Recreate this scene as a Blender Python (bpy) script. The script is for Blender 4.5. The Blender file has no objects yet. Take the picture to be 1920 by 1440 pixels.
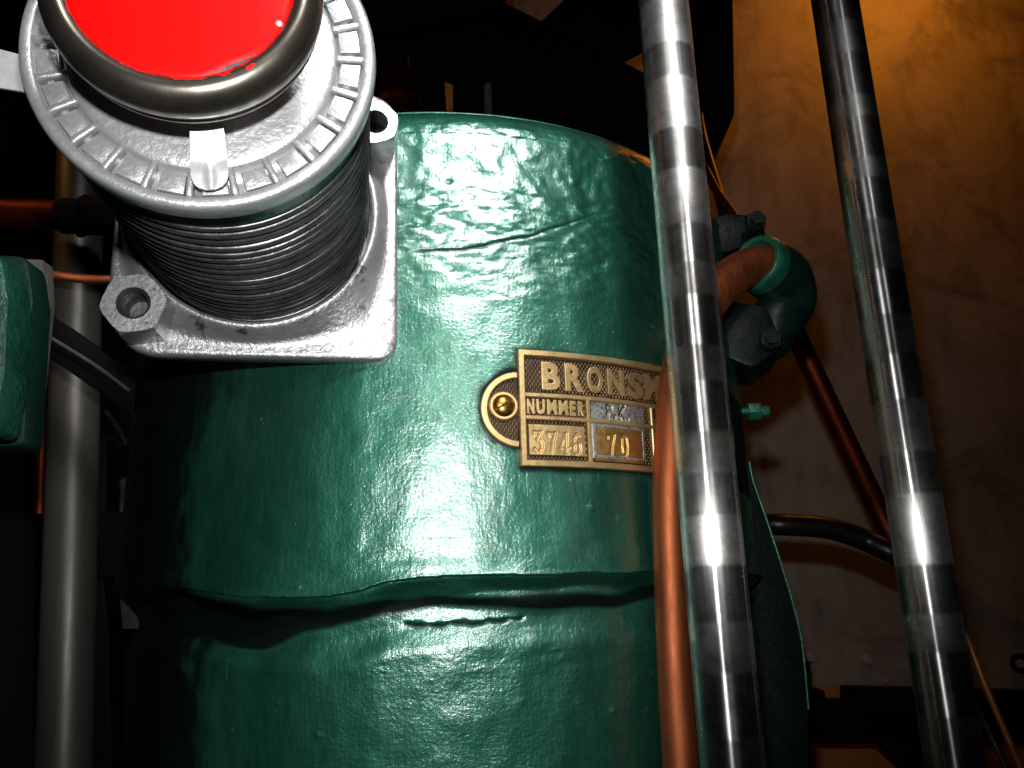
import bpy, bmesh, math, random
import numpy as np
from mathutils import Vector, Matrix
random.seed(7)
RNG = np.random.default_rng(11)
S = bpy.context.scene
COL = S.collection
PI = math.pi

# ------------------------------------------------------------------ camera
FPX = 1550.0; PITCH = 0.2723; ROLL = -0.0285          # focal length in pixels of a 1920 px wide frame
F0 = np.array([0, math.cos(PITCH), math.sin(PITCH)])
U0 = np.array([0, -math.sin(PITCH), math.cos(PITCH)])
X0 = np.array([1.0, 0, 0])
CR = math.cos(ROLL) * X0 + math.sin(ROLL) * U0
CU = math.cos(ROLL) * U0 - math.sin(ROLL) * X0
cam_d = bpy.data.cameras.new('camera'); cam = bpy.data.objects.new('camera', cam_d); COL.objects.link(cam)
cam.matrix_world = Matrix(((CR[0], CU[0], -F0[0], 0), (CR[1], CU[1], -F0[1], 0), (CR[2], CU[2], -F0[2], 0), (0, 0, 0, 1)))
cam_d.sensor_width = 36.0; cam_d.lens = 36.0 * FPX / 1920.0
cam_d.clip_start = 0.01; cam_d.clip_end = 50
S.camera = cam
S.render.resolution_x = 1024; S.render.resolution_y = 768

# ------------------------------------------------------------------ world, lamps, exposure
w = bpy.data.worlds.new("World"); S.world = w; w.use_nodes = True
bg = w.node_tree.nodes['Background']; bg.inputs[0].default_value = (0.9, 0.95, 1.0, 1); bg.inputs[1].default_value = 0.0008
S.view_settings.view_transform = 'Standard'; S.view_settings.look = 'None'
S.view_settings.exposure = 0.0; S.view_settings.gamma = 1.0


def lamp(name, kind, loc, power, col, size=0.02, target=None, size_y=None, spread=None):
    d = bpy.data.lights.new(name, kind); d.energy = power; d.color = col
    if kind == 'AREA':
        d.shape = 'RECTANGLE'; d.size = size; d.size_y = size_y or size
        if spread: d.spread = spread
    else:
        d.shadow_soft_size = size
    o = bpy.data.objects.new(name, d); COL.objects.link(o); o.location = loc
    if target is not None:
        o.rotation_euler = (Vector(target) - Vector(loc)).to_track_quat('-Z', 'Y').to_euler()
    return o


lamp('camera_flash', 'SPOT', (-0.006, 0.0, 0.060), 6.0, (1.0, 0.99, 0.97), 0.007, (-0.05, 0.37, 0.13))
sp = bpy.data.lights['camera_flash']; sp.spot_size = math.radians(98); sp.spot_blend = 1.0
lamp('work_light', 'AREA', (0.15, -0.20, 0.62), 0.46, (1.0, 0.98, 0.96), 0.14, (-0.07, 0.37, 0.20), 0.22, math.radians(38))
lamp('warm_wall_lamp', 'AREA', (0.74, 1.02, 1.18), 1.5, (1.0, 0.29, 0.02), 0.14, (0.56, 1.28, 0.94))
lamp('warm_left_lamp', 'SPOT', (-0.75, 0.33, 0.72), 3.0, (1.0, 0.42, 0.10), 0.04, (-0.28, 0.56, 0.40))
sp = bpy.data.lights['warm_left_lamp']; sp.spot_size = math.radians(44); sp.spot_blend = 1.0

S.render.engine = 'CYCLES'
S.cycles.max_bounces = 6; S.cycles.sample_clamp_indirect = 4.0
S.cycles.use_denoising = True

# ------------------------------------------------------------------ pixel -> place helpers (pixels of the 1920x1440 photograph)
def ray(px, py):
    return F0 + CR * ((px - 960) / FPX) + CU * ((720 - py) / FPX)


def at(px, py, Y):
    d = ray(px, py); return d * (Y / d[1])


DX, DY, DR = -0.0495, 0.5942, 0.21                    # drum axis and radius


def on_drum(px, py, R=DR):
    """angle and height where the sight line meets the drum"""
    d = ray(px, py)
    a = d[0] ** 2 + d[1] ** 2; b = -2 * (d[0] * DX + d[1] * DY); c = DX ** 2 + DY ** 2 - R * R
    t = (-b - math.sqrt(max(b * b - 4 * a * c, 0))) / (2 * a)
    P = d * t
    return math.atan2(P[0] - DX, -(P[1] - DY)), P[2]


# ------------------------------------------------------------------ mesh helpers
ORG = {}


class MB:
    def __init__(self): self.v = []; self.f = []; self.sm = []

    def add(self, vs, fs, smooth=True):
        n = len(self.v)
        self.v.extend([tuple(map(float, p)) for p in vs]); self.f.extend([tuple(i + n for i in f) for f in fs])
        self.sm.extend([smooth] * len(fs)); return self

    def tube(self, pts, r, seg=20, caps=True, sub=6):
        pts = [np.array(p, float) for p in pts]
        rs = list(r) if hasattr(r, '__len__') else [r] * len(pts)
        if len(pts) > 2 and sub > 1:
            P = []; Rr = []
            for i in range(len(pts) - 1):
                p0 = pts[max(i - 1, 0)]; p1 = pts[i]; p2 = pts[i + 1]; p3 = pts[min(i + 2, len(pts) - 1)]
                for k in range(sub):
                    t = k / sub
                    P.append(.5 * ((2 * p1) + (p2 - p0) * t + (2 * p0 - 5 * p1 + 4 * p2 - p3) * t * t + (3 * p1 - p0 - 3 * p2 + p3) * t ** 3))
                    Rr.append(rs[i] + (rs[i + 1] - rs[i]) * t)
            P.append(pts[-1]); Rr.append(rs[-1]); pts, rs = P, Rr
        vs = []; fs = []
        u = None
        for i, p in enumerate(pts):
            t = np.array(pts[min(i + 1, len(pts) - 1)] - pts[max(i - 1, 0)], float); t /= np.linalg.norm(t)
            if u is None:
                u = np.cross(t, [0.3, 0.9, 0.2]); 
            u = u - t * (u @ t); u /= np.linalg.norm(u); v = np.cross(t, u)
            for k in range(seg):
                a = 2 * PI * k / seg
                vs.append(p + rs[i] * (math.cos(a) * u + math.sin(a) * v))
        for i in range(len(pts) - 1):
            for k in range(seg):
                a = i * seg + k; b = i * seg + (k + 1) % seg
                fs.append((a, b, b + seg, a + seg))
        self.add(vs, fs)
        if caps:
            n = len(self.v) - len(vs)
            self.f.append(tuple(n + k for k in range(seg))[::-1]); self.sm.append(False)
            self.f.append(tuple(n + (len(pts) - 1) * seg + k for k in range(seg))); self.sm.append(False)
        return self

    def lathe(self, prof, C, u, v, n, seg=96, smooth=True, close=False):
        """prof: list of (r, t); t along n"""
        C, u, v, n = [np.array(q, float) for q in (C, u, v, n)]
        vs = []; fs = []
        for r, t in prof:
            for k in range(seg):
                a = 2 * PI * k / seg
                vs.append(C + n * t + r * (math.cos(a) * u + math.sin(a) * v))
        m = len(prof)
        for i in range(m if close else m - 1):
            j = (i + 1) % m
            for k in range(seg):
                k2 = (k + 1) % seg
                fs.append((i * seg + k, i * seg + k2, j * seg + k2, j * seg + k))
        return self.add(vs, fs, smooth)

    def prism(self, poly, n, depth, smooth=False):
        """poly: 3D points (planar), extruded by vector n*depth"""
        n = np.array(n, float) * depth; k = len(poly)
        poly = [np.array(p, float) for p in poly]; vs = list(poly) + [np.array(p, float) + n for p in poly]
        fs = [tuple(range(k)), tuple(range(2 * k - 1, k - 1, -1))] + [(i, i + k, (i + 1) % k + k, (i + 1) % k) for i in range(k)]
        return self.add(vs, fs, smooth)

    def grid(self, P, smooth=True):
        """P: array rows x cols x 3"""
        r, c = P.shape[:2]
        fs = [(i * c + j, i * c + j + 1, (i + 1) * c + j + 1, (i + 1) * c + j) for i in range(r - 1) for j in range(c - 1)]
        return self.add(P.reshape(-1, 3), fs, smooth)


def tag(o, label=None, cat=None, group=None, kind=None):
    if label: o['label'] = label
    if cat: o['category'] = cat
    if group: o['group'] = group
    if kind: o['kind'] = kind
    return o


def thing(name, loc, label, cat, group=None):
    o = bpy.data.objects.new(name, None); COL.objects.link(o); o.location = tuple(map(float, loc)); o.empty_display_size = 0.02
    ORG[o.name] = np.array(loc, float)
    return tag(o, label, cat, group)


def finish(me, bevel=0, seg=2, angle=35, auto=40):
    bm = bmesh.new(); bm.from_mesh(me)
    bmesh.ops.remove_doubles(bm, verts=bm.verts, dist=1e-6)
    bmesh.ops.recalc_face_normals(bm, faces=bm.faces)
    if bevel and len(bm.verts):
        es = [e for e in bm.edges if len(e.link_faces) == 2 and e.calc_face_angle(0) > math.radians(angle)]
        bmesh.ops.bevel(bm, geom=es, offset=bevel, segments=seg, profile=.6, affect='EDGES', clamp_overlap=True)
        for f in bm.faces: f.smooth = True
    if auto:
        for e in bm.edges:
            e.smooth = not (len(e.link_faces) == 2 and e.calc_face_angle(0) > math.radians(auto))
    bm.to_mesh(me); bm.free()


def obj(name, mb, mat, parent=None, bevel=0, seg=2, auto=40):
    me = bpy.data.meshes.new(name)
    off = ORG[parent.name] if parent is not None else np.zeros(3)
    V = np.array(mb.v) - off
    me.from_pydata([tuple(p) for p in V], [], mb.f)
    me.polygons.foreach_set('use_smooth', mb.sm)
    finish(me, bevel, seg, auto=auto)
    me.materials.append(mat)
    o = bpy.data.objects.new(name, me); COL.objects.link(o)
    if parent is not None: o.parent = parent
    ORG[o.name] = off
    return o


def place(name, me, M, parent):
    """object sharing mesh me at world matrix M under parent (parent chain is unrotated)"""
    o = bpy.data.objects.new(name, me); COL.objects.link(o); o.parent = parent
    o.matrix_local = Matrix.Translation(-Vector(ORG[parent.name])) @ M
    return o


# ------------------------------------------------------------------ materials
def new_mat(name):
    m = bpy.data.materials.new(name); m.use_nodes = True
    nt = m.node_tree; b = nt.nodes['Principled BSDF']
    return m, nt, b


def N(nt, kind, **kw):
    n = nt.nodes.new(kind)
    for k, v in kw.items():
        if k.startswith('i_'):
            n.inputs[k[2:].replace('_', ' ')].default_value = v
        else: setattr(n, k, v)
    return n


def coords(nt, scale=(1, 1, 1)):
    tc = N(nt, 'ShaderNodeTexCoord'); mp = N(nt, 'ShaderNodeMapping'); mp.inputs['Scale'].default_value = scale
    nt.links.new(tc.outputs['Object'], mp.inputs['Vector']); return mp.outputs['Vector']


def noise(nt, vec, scale, detail=4, rough=.55, dist=0):
    n = N(nt, 'ShaderNodeTexNoise'); n.inputs['Scale'].default_value = scale; n.inputs['Detail'].default_value = detail
    n.inputs['Roughness'].default_value = rough; n.inputs['Distortion'].default_value = dist
    nt.links.new(vec, n.inputs['Vector']); return n.outputs['Fac']


def ramp(nt, fac, stops):
    r = N(nt, 'ShaderNodeValToRGB'); e = r.color_ramp.elements
    while len(e) < len(stops): e.new(.5)
    for el, (p, c) in zip(e, stops):
        el.position = p; el.color = (c, c, c, 1) if not hasattr(c, '__len__') else (*c, 1)
    nt.links.new(fac, r.inputs['Fac']); return r.outputs['Color']


def mixc(nt, fac, a, b, blend='MIX'):
    m = N(nt, 'ShaderNodeMix', data_type='RGBA', blend_type=blend)
    for s, val in ((0, fac), (6, a), (7, b)):
        if isinstance(val, bpy.types.NodeSocket): nt.links.new(val, m.inputs[s])
        else: m.inputs[s].default_value = val if not hasattr(val, '__len__') else (*val, 1)
    return m.outputs[2]


def bump(nt, h, strength, dist, normal=None):
    b = N(nt, 'ShaderNodeBump'); b.inputs['Strength'].default_value = strength; b.inputs['Distance'].default_value = dist
    nt.links.new(h, b.inputs['Height'])
    if normal is not None: nt.links.new(normal, b.inputs['Normal'])
    return b.outputs['Normal']


def attr(nt, name):
    return N(nt, 'ShaderNodeAttribute', attribute_name=name).outputs['Fac']


def painted(name, col, rough, bscale, bstr, metallic=0, coat=0, coat_rough=.1, var=.35, dist=.001, stretch=(1, 1, 1), spec=.5, dark=None):
    m, nt, b = new_mat(name)
    v = coords(nt, stretch)
    n1 = noise(nt, v, bscale, 6, .6); n2 = noise(nt, v, bscale * .18, 4, .6)
    lo = tuple(c * (1 - var) for c in col); hi = tuple(min(c * (1 + var), 1) for c in col)
    c = ramp(nt, n2, [(.3, lo), (.7, hi)])
    if dark:
        n3 = noise(nt, v, dark[0], 6, .7)
        c = mixc(nt, ramp(nt, n3, [(dark[1], 0), (dark[1] + .09, 1)]), c, dark[2])
    nt.links.new(c, b.inputs['Base Color'])
    b.inputs['Metallic'].default_value = metallic
    nt.links.new(ramp(nt, n1, [(.25, max(rough - .08, .02)), (.75, min(rough + .1, 1))]), b.inputs['Roughness'])
    b.inputs['Coat Weight'].default_value = coat; b.inputs['Coat Roughness'].default_value = coat_rough
    b.inputs['Specular IOR Level'].default_value = spec
    nb = bump(nt, n1, bstr, dist); nt.links.new(nb, b.inputs['Normal'])
    if coat: nt.links.new(nb, b.inputs['Coat Normal'])
    return m


M_SILVER = painted('silver_paint', (0.42, 0.43, 0.445), .36, 520, .5, metallic=.62, var=.10, dist=.0006, dark=(260, .66, (0.10, 0.09, 0.08)))
M_FOOT = painted('oily_silver_paint', (0.37, 0.37, 0.38), .34, 420, .7, metallic=.7, var=.15, dist=.0007, dark=(70, .58, (0.07, 0.065, 0.06)))
M_BORE = painted('shaded_thread', (.10, .10, .10), .4, 500, .3, metallic=.8)  # shade inside the nut holes put into a darker colour
M_TAB = painted('sheet_aluminium', (0.62, 0.62, 0.64), .40, 300, .2, metallic=.6, var=.08, dist=.0004)
M_BARREL = painted('oily_dark_steel', (0.11, 0.115, 0.112), .30, 420, .3, metallic=.8, var=.5, dist=.0004)
M_GREEN = painted('old_green_paint', (0.012, 0.135, 0.075), .4, 420, .45, metallic=.3, coat=.7, coat_rough=.2, var=.3, dist=.0012)
M_BLOCK = painted('rough_green_paint', (0.006, 0.060, 0.038), .42, 260, .9, metallic=.2, coat=.5, coat_rough=.2, var=.45, dist=.0016)
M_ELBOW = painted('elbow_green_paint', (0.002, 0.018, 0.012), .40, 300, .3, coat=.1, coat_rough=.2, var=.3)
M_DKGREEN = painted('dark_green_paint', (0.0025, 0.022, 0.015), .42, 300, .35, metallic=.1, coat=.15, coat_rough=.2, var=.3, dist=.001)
M_BLACK = painted('black_casting', (0.003, 0.003, 0.003), .6, 240, .4, var=.3, dist=.001, spec=.12)
M_GASKET = painted('grey_gasket', (0.06, 0.058, 0.052), .8, 600, .6, var=.4, dist=.0008)
M_COPPER = painted('copper_pipe', (0.42, 0.125, 0.05), .58, 260, .12, metallic=1, var=.16, dist=.0004, stretch=(1, 1, .18), dark=(120, .70, (0.20, 0.05, 0.02)))
M_BRIGHTCOPPER = painted('bright_copper', (0.95, 0.36, 0.13), .38, 260, .15, metallic=.8, var=.1, dist=.0004)
M_DULLCOPPER = painted('dull_copper', (0.15, 0.026, 0.009), .45, 200, .2, metallic=.9, var=.3, dist=.0004)
M_PIPE = painted('galvanised_pipe', (0.075, 0.071, 0.063), .42, 300, .12, metallic=.45, var=.18, dist=.0004, stretch=(1, 1, .08), dark=(150, .70, (0.06, 0.05, 0.045)))
M_STEELTUBE = painted('thin_steel', (0.6, 0.6, 0.6), .3, 300, .1, metallic=1, var=.1)
M_BRASS = painted('worn_brass', (0.58, 0.41, 0.19), .42, 500, .10, metallic=.85, var=.16, dist=.0003, dark=(500, .72, (0.16, 0.08, 0.03)))
M_BRASSD = painted('polished_brass', (0.60, 0.37, 0.12), .46, 300, .08, metallic=1, var=.12, dist=.0003)
M_SCREW = painted('dark_brass_screw', (0.34, 0.19, 0.045), .30, 300, .08, metallic=1, var=.12, dist=.0003)
M_TIN = painted('tinned_plate', (0.42, 0.42, 0.40), .45, 1500, .5, metallic=.8, var=.3, dist=.0003, dark=(900, .52, (0.07, 0.055, 0.045)))
M_WOOD = painted('orange_wall_stand_in', (0.42, 0.16, 0.04), .6, 60, .2, var=.25, stretch=(.2, 1, 1))
M_HOSE = painted('black_hose', (0.008, 0.007, 0.007), .35, 200, .15, var=.2)
M_NUT = painted('silver_nut', (0.42, 0.43, 0.44), .36, 500, .5, metallic=.7, var=.2, dist=.0005, dark=(260, .61, (0.07, 0.06, 0.05)))


def rod_material():
    m, nt, b = new_mat('polished_steel')
    pol0 = attr(nt, 'polish')
    vs = coords(nt, (1, 1, .02)); vr = coords(nt, (.02, .02, 1)); vg = coords(nt)
    scr = noise(nt, vs, 700, 5, .6); g = noise(nt, vg, 60, 5, .6); g3 = noise(nt, vg, 150, 5, .65)
    c = mixc(nt, ramp(nt, g, [(.3, .0), (.75, 1)]), (.30, .295, .29), (.48, .47, .46))
    c = mixc(nt, ramp(nt, noise(nt, vg, 420, 4, .7), [(.66, 0), (.74, 1)]), c, (.14, .13, .12))
    tg = N(nt, 'ShaderNodeTangent', direction_type='RADIAL', axis='Z')
    # turned and polished: highlight runs as a streak along the rod
    nt.links.new(c, b.inputs['Base Color']); b.inputs['Metallic'].default_value = 1
    nt.links.new(ramp(nt, g3, [(.3, .26), (.7, .34)]), b.inputs['Roughness']); b.inputs['Anisotropic'].default_value = .93
    b.inputs['Anisotropic Rotation'].default_value = .25; nt.links.new(tg.outputs[0], b.inputs['Tangent'])
    nt.links.new(bump(nt, scr, .04, .0002), b.inputs['Normal'])
    # brushed satin: highlight spreads round the rod
    q = N(nt, 'ShaderNodeBsdfPrincipled'); q.inputs['Metallic'].default_value = 1
    nt.links.new(c, q.inputs['Base Color']); nt.links.new(ramp(nt, g3, [(.3, .26), (.7, .31)]), q.inputs['Roughness'])
    q.inputs['Anisotropic'].default_value = .90; nt.links.new(tg.outputs[0], q.inputs['Tangent'])
    nt.links.new(bump(nt, scr, .18, .0002), q.inputs['Normal'])
    f = N(nt, 'ShaderNodeMath', operation='MULTIPLY_ADD'); nt.links.new(scr, f.inputs[0]); f.inputs[1].default_value = .9; f.inputs[2].default_value = -.45
    a = N(nt, 'ShaderNodeMath', operation='ADD'); nt.links.new(pol0, a.inputs[0]); nt.links.new(f.outputs[0], a.inputs[1])
    mx = N(nt, 'ShaderNodeMixShader'); nt.links.new(ramp(nt, a.outputs[0], [(.12, .30), (.88, .80)]), mx.inputs[0])
    nt.links.new(q.outputs[0], mx.inputs[1]); nt.links.new(b.outputs[0], mx.inputs[2])
    nt.links.new(mx.outputs[0], nt.nodes['Material Output'].inputs['Surface'])
    return m


M_ROD = rod_material()


def drum_material():
    m, nt, b = new_mat('green_hammered_paint')
    v = coords(nt); vb = coords(nt, (1, 1, .14)); vh = coords(nt, (.14, .14, 1))
    big = noise(nt, v, 22, 5, .6); mid = noise(nt, v, 120, 5, .6); fine = noise(nt, v, 620, 4, .65)
    br = noise(nt, vb, 520, 4, .6); bh = noise(nt, vh, 420, 4, .6)
    c = mixc(nt, ramp(nt, big, [(.3, 0), (.7, 1)]), (0.013, 0.112, 0.070), (0.022, 0.155, 0.104))
    c = mixc(nt, ramp(nt, mid, [(.35, .0), (.7, .6)]), c, (0.010, 0.085, 0.056))
    c = mixc(nt, ramp(nt, br, [(.45, 0), (.75, .55)]), c, (0.024, 0.205, 0.130))
    # pale chips and flecks
    vor = N(nt, 'ShaderNodeTexVoronoi'); vor.inputs['Scale'].default_value = 150; nt.links.new(v, vor.inputs['Vector'])
    fl = ramp(nt, vor.outputs['Distance'], [(.06, 1), (.10, 0)])
    sel = ramp(nt, noise(nt, v, 75, 2), [(.60, 0), (.64, 1)])
    c = mixc(nt, mixc(nt, 1.0, fl, sel, 'MULTIPLY'), c, (0.34, 0.40, 0.36))
    sc = noise(nt, coords(nt, (1, 1, .06)), 160, 3, .5); c = mixc(nt, ramp(nt, sc, [(.735, 0), (.76, .55)]), c, (.18, .30, .25))
    c = mixc(nt, ramp(nt, noise(nt, v, 95, 6, .75), [(.70, 0), (.73, .85)]), c, (.006, .03, .022))
    dirt_shade = attr(nt, 'dirt_shade')
    c = mixc(nt, dirt_shade, c, (0.0025, 0.0025, 0.0025))
    nt.links.new(c, b.inputs['Base Color'])
    mt = N(nt, 'ShaderNodeMath', operation='MULTIPLY_ADD'); nt.links.new(dirt_shade, mt.inputs[0]); mt.inputs[1].default_value = -.8; mt.inputs[2].default_value = .8
    nt.links.new(mt.outputs[0], b.inputs['Metallic'])
    nt.links.new(ramp(nt, mid, [(.3, .41), (.7, .52)]), b.inputs['Roughness'])
    ct = N(nt, 'ShaderNodeMath', operation='MULTIPLY_ADD'); nt.links.new(dirt_shade, ct.inputs[0]); ct.inputs[1].default_value = -1.0; ct.inputs[2].default_value = .92; ct.use_clamp = True
    nt.links.new(ct.outputs[0], b.inputs['Coat Weight'])
    b.inputs['Coat Roughness'].default_value = .20; b.inputs['Coat IOR'].default_value = 1.95
    sl = N(nt, 'ShaderNodeMath', operation='MULTIPLY_ADD'); nt.links.new(dirt_shade, sl.inputs[0]); sl.inputs[1].default_value = -.48; sl.inputs[2].default_value = .5; nt.links.new(sl.outputs[0], b.inputs['Specular IOR Level'])
    amp = N(nt, 'ShaderNodeMath', operation='MULTIPLY'); nt.links.new(mid, amp.inputs[0]); nt.links.new(ramp(nt, noise(nt, v, 14, 3), [(.35, .25), (.7, 1.6)]), amp.inputs[1])
    h1 = bump(nt, amp.outputs[0], .24, .0012)
    h2 = bump(nt, fine, .38, .0007, h1)
    h3 = bump(nt, br, .22, .0006, h2)
    h4 = bump(nt, bh, .16, .0006, h3)
    nt.links.new(h4, b.inputs['Normal']); nt.links.new(h4, b.inputs['Coat Normal'])
    return m


def wall_material():
    m, nt, b = new_mat('grimy_wall_paint')
    v = coords(nt); vv = coords(nt, (1, 1, .35))
    big = noise(nt, v, 3.2, 6, .65, .4); st = noise(nt, vv, 26, 5, .6); sp = noise(nt, v, 60, 3, .6)
    c = mixc(nt, ramp(nt, big, [(.3, 0), (.7, 1)]), (.20, .185, .16), (.31, .285, .25))
    c = mixc(nt, ramp(nt, st, [(.48, 0), (.75, .55)]), c, (.08, .07, .055))
    c = mixc(nt, ramp(nt, sp, [(.70, 0), (.75, .85)]), c, (.07, .06, .05))
    c = mixc(nt, ramp(nt, noise(nt, v, 7, 6, .7, .6), [(.50, 0), (.68, .8)]), c, (.075, .07, .06))
    nt.links.new(c, b.inputs['Base Color'])
    b.inputs['Roughness'].default_value = .6
    nt.links.new(bump(nt, mixc(nt, .5, sp, st), .25, .002), b.inputs['Normal'])
    return m


M_DRUM = drum_material(); M_WALL = wall_material()

# ------------------------------------------------------------------ wall at the back
WY = 1.28
mb = MB()
xs = np.linspace(-1.6, 1.8, 120); zs = np.linspace(-.9, 2.2, 110)
XX, ZZ = np.meshgrid(xs, zs)
mb.grid(np.dstack([XX, WY + 0 * XX, ZZ]))
wall = obj('wall', mb, M_WALL); tag(wall, kind='structure')


def disc_bolt(px, py, Y, r, h, mat, parent, name='bolt', ring=False):
    C = at(px, py, Y); mbb = MB()
    if ring: prof = [(r * .55, -.001), (r * .55, h * .5), (r * .7, h), (r * .95, h), (r, h * .6), (r, -.001)]
    else: prof = [(r, -.001), (r, h * .5), (r * .8, h * .9), (r * .4, h), (0.0001, h)]
    mbb.lathe(prof, C, (1, 0, 0), (0, 0, 1), (0, -1, 0), 24)
    return obj(name, mbb, mat, parent)


M_WALLBOLT = painted('painted_bolt', (.34, .32, .28), .45, 300, .3, var=.2)
for px, py in ((1624, 1238), (1519, 1232), (1660, 1276)):
    disc_bolt(px, py, WY, .008 if py < 1260 else .003, .008, M_WALLBOLT, wall)
disc_bolt(1911, 1244, WY, .014, .006, M_BLACK, wall, 'ring', True)
disc_bolt(1912, 1244, WY, .007, .005, M_WALLBOLT, wall)

# ------------------------------------------------------------------ green engine cylinder
def field(nz, nth, sz, sth, seed):
    """smooth random field, correlation lengths in grid cells"""
    g = np.random.default_rng(seed).standard_normal((nz, nth))
    fz = np.fft.fftfreq(nz)[:, None]; ft = np.fft.fftfreq(nth)[None, :]
    k = np.exp(-2 * PI ** 2 * ((fz * sz) ** 2 + (ft * sth) ** 2))
    o = np.fft.ifft2(np.fft.fft2(g) * k).real
    return o / o.std()


def sstep(a, b, x):
    t = np.clip((x - a) / (b - a), 0, 1); return t * t * (3 - 2 * t)


th_f = np.radians(np.linspace(-105, 105, 640)); th_b = np.radians(np.linspace(105, 255, 22)[1:-1])
TH = np.concatenate([th_f, th_b]); NTH = len(TH)
ZC, RHO = 0.2466, 0.022                                   # start of the rounded shoulder
z1 = np.arange(-.15, -.025, .0009); z2 = np.arange(-.025, .035, .00045); z3 = np.arange(.035, .150, .0009); z4 = np.arange(.150, .215, .0005)
z5 = np.arange(.215, ZC, .0009)
Zl = np.concatenate([z1, z2, z3, z4, z5]); fil = np.linspace(0, PI / 2, 60)
prof_r = np.concatenate([np.full(len(Zl), DR), DR - RHO + RHO * np.cos(fil), np.linspace(DR - RHO, .002, 10)[1:]])
prof_z = np.concatenate([Zl, ZC + RHO * np.sin(fil), np.full(9, ZC + RHO)])
NZ = len(prof_r)
nrm_r = np.concatenate([np.ones(len(Zl)), np.cos(fil), np.zeros(9)]); nrm_z = np.concatenate([np.zeros(len(Zl)), np.sin(fil), np.ones(9)])
T2, Z2 = np.meshgrid(TH, prof_z)
front = np.zeros(NTH); front[:640] = np.clip(np.minimum(np.arange(640), np.arange(640)[::-1]) / 30, 0, 1)
F640 = lambda sz, st, sd: np.pad(field(NZ, 640, sz, st, sd), ((0, 0), (0, NTH - 640))) * front[None, :]
topz = sstep(.150, .190, Z2)
disp = .00014 * F640(16, 11, 1) + .00013 * F640(6, 4, 2) * (1 + 1.2 * topz) + .00004 * F640(2.2, 1.5, 3) * (1 + 3.2 * topz) + .00010 * F640(14, 4, 4) * (1 - .6 * topz) + .00008 * F640(10, 8, 5) * topz
disp += .00005 * F640(2.6, 2.6, 8) * topz
dirt_shade = np.zeros_like(disp)  # real soiling, plus painted shade on the flank and in the groove


def curve_z(pts, R=DR):
    q = np.array([on_drum(x, y, R) for x, y in pts]); i = np.argsort(q[:, 0]); return q[i, 0], q[i, 1]


# hairline crack that runs up to the right across the upper wall
ct, cz = curve_z([(755, 470), (800, 471), (870, 468), (930, 456), (1000, 441), (1060, 421), (1110, 403), (1160, 386)])
CZ = np.interp(TH, ct, cz); inside = ((TH > ct[0]) & (TH < ct[-1])).astype(float)
jit = .00025 * np.interp(TH, th_f, field(1, 640, .1, 3, 21)[0]); CZ = CZ + jit
dz = Z2 - CZ[None, :]
inside = inside * sstep(ct[0], ct[0] + .05, TH) * sstep(ct[-1], ct[-1] - .2, TH)
disp += inside * .0005 * np.where(dz > 0, np.exp(-dz / .02), 0)
gro = inside * np.exp(-(dz / .0006) ** 2); disp -= .0007 * gro; dirt_shade = np.maximum(dirt_shade, .95 * gro)
# weld lip: upper shell stops in a wavy overhang, deep shadowed groove, then the lower shell
lt, lz = curve_z([(300, 1098), (380, 1108), (470, 1118), (540, 1121), (610, 1118), (670, 1104), (720, 1090), (800, 1085), (900, 1081), (1000, 1078), (1100, 1076), (1230, 1074), (1330, 1072)])
LZ = np.interp(TH, lt, lz) + .0005 * np.interp(TH, th_f, field(1, 640, .1, 7, 22)[0])
wav = np.interp(TH, th_f, field(1, 640, .1, 11, 23)[0])
below = LZ[None, :] - Z2                                 # >0 under the lip
th_deg = np.degrees(TH)
fac_h = .0095 + .0025 * wav[None, :]                      # height of the slanting underside
leftdeep = 1 + .9 * sstep(-12, -30, th_deg)[None, :]
under = sstep(0, 1, below / np.clip(fac_h, .004, .02))
rise = sstep(.018, .034, below)
lower = np.where(below > 0, -.0080 * under * leftdeep + (.0030 * leftdeep) * rise, 0)
lump = .0022 * F640(9, 13, 31) * np.exp(-((below - .008) / .008) ** 2)
disp += lower + lump + .0026 * np.exp(-np.clip(-below, 0, 1) / .006) * (below <= 0)
disp += np.where(below > .030, -.0035 * (1 - np.exp(-(below - .03) / .05)), 0)
# shade under the lip, painted as a black band along the groove
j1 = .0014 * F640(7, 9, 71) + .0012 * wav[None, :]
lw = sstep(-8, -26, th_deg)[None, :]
dirt_shade = np.maximum(dirt_shade, .97 * sstep(.0045, .0090, below + j1 + .004 * lw) * sstep(.0165, .0125, below + .8 * j1 - .011 * lw))
# dark gash under the lip
gt, gz = curve_z([(758, 1171), (800, 1171), (880, 1168), (940, 1164), (985, 1158)], DR - .004)
GZ = np.interp(TH, gt, gz) + .0003 * np.interp(TH, th_f, field(1, 640, .1, 1.2, 24)[0]); ing = ((TH > gt[0]) & (TH < gt[-1])).astype(float)
gw = .0004 + .0006 * np.clip(1.2 - np.abs(TH - gt[1]) / .5, .1, 1) * (1 + .4 * np.interp(TH, th_f, field(1, 640, .1, 1.5, 25)[0]))
gg = ing * np.exp(-((Z2 - GZ) / np.maximum(gw, .0003)[None, :]) ** 2)
disp -= .0010 * gg; dirt_shade = np.maximum(dirt_shade, gg)
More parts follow.
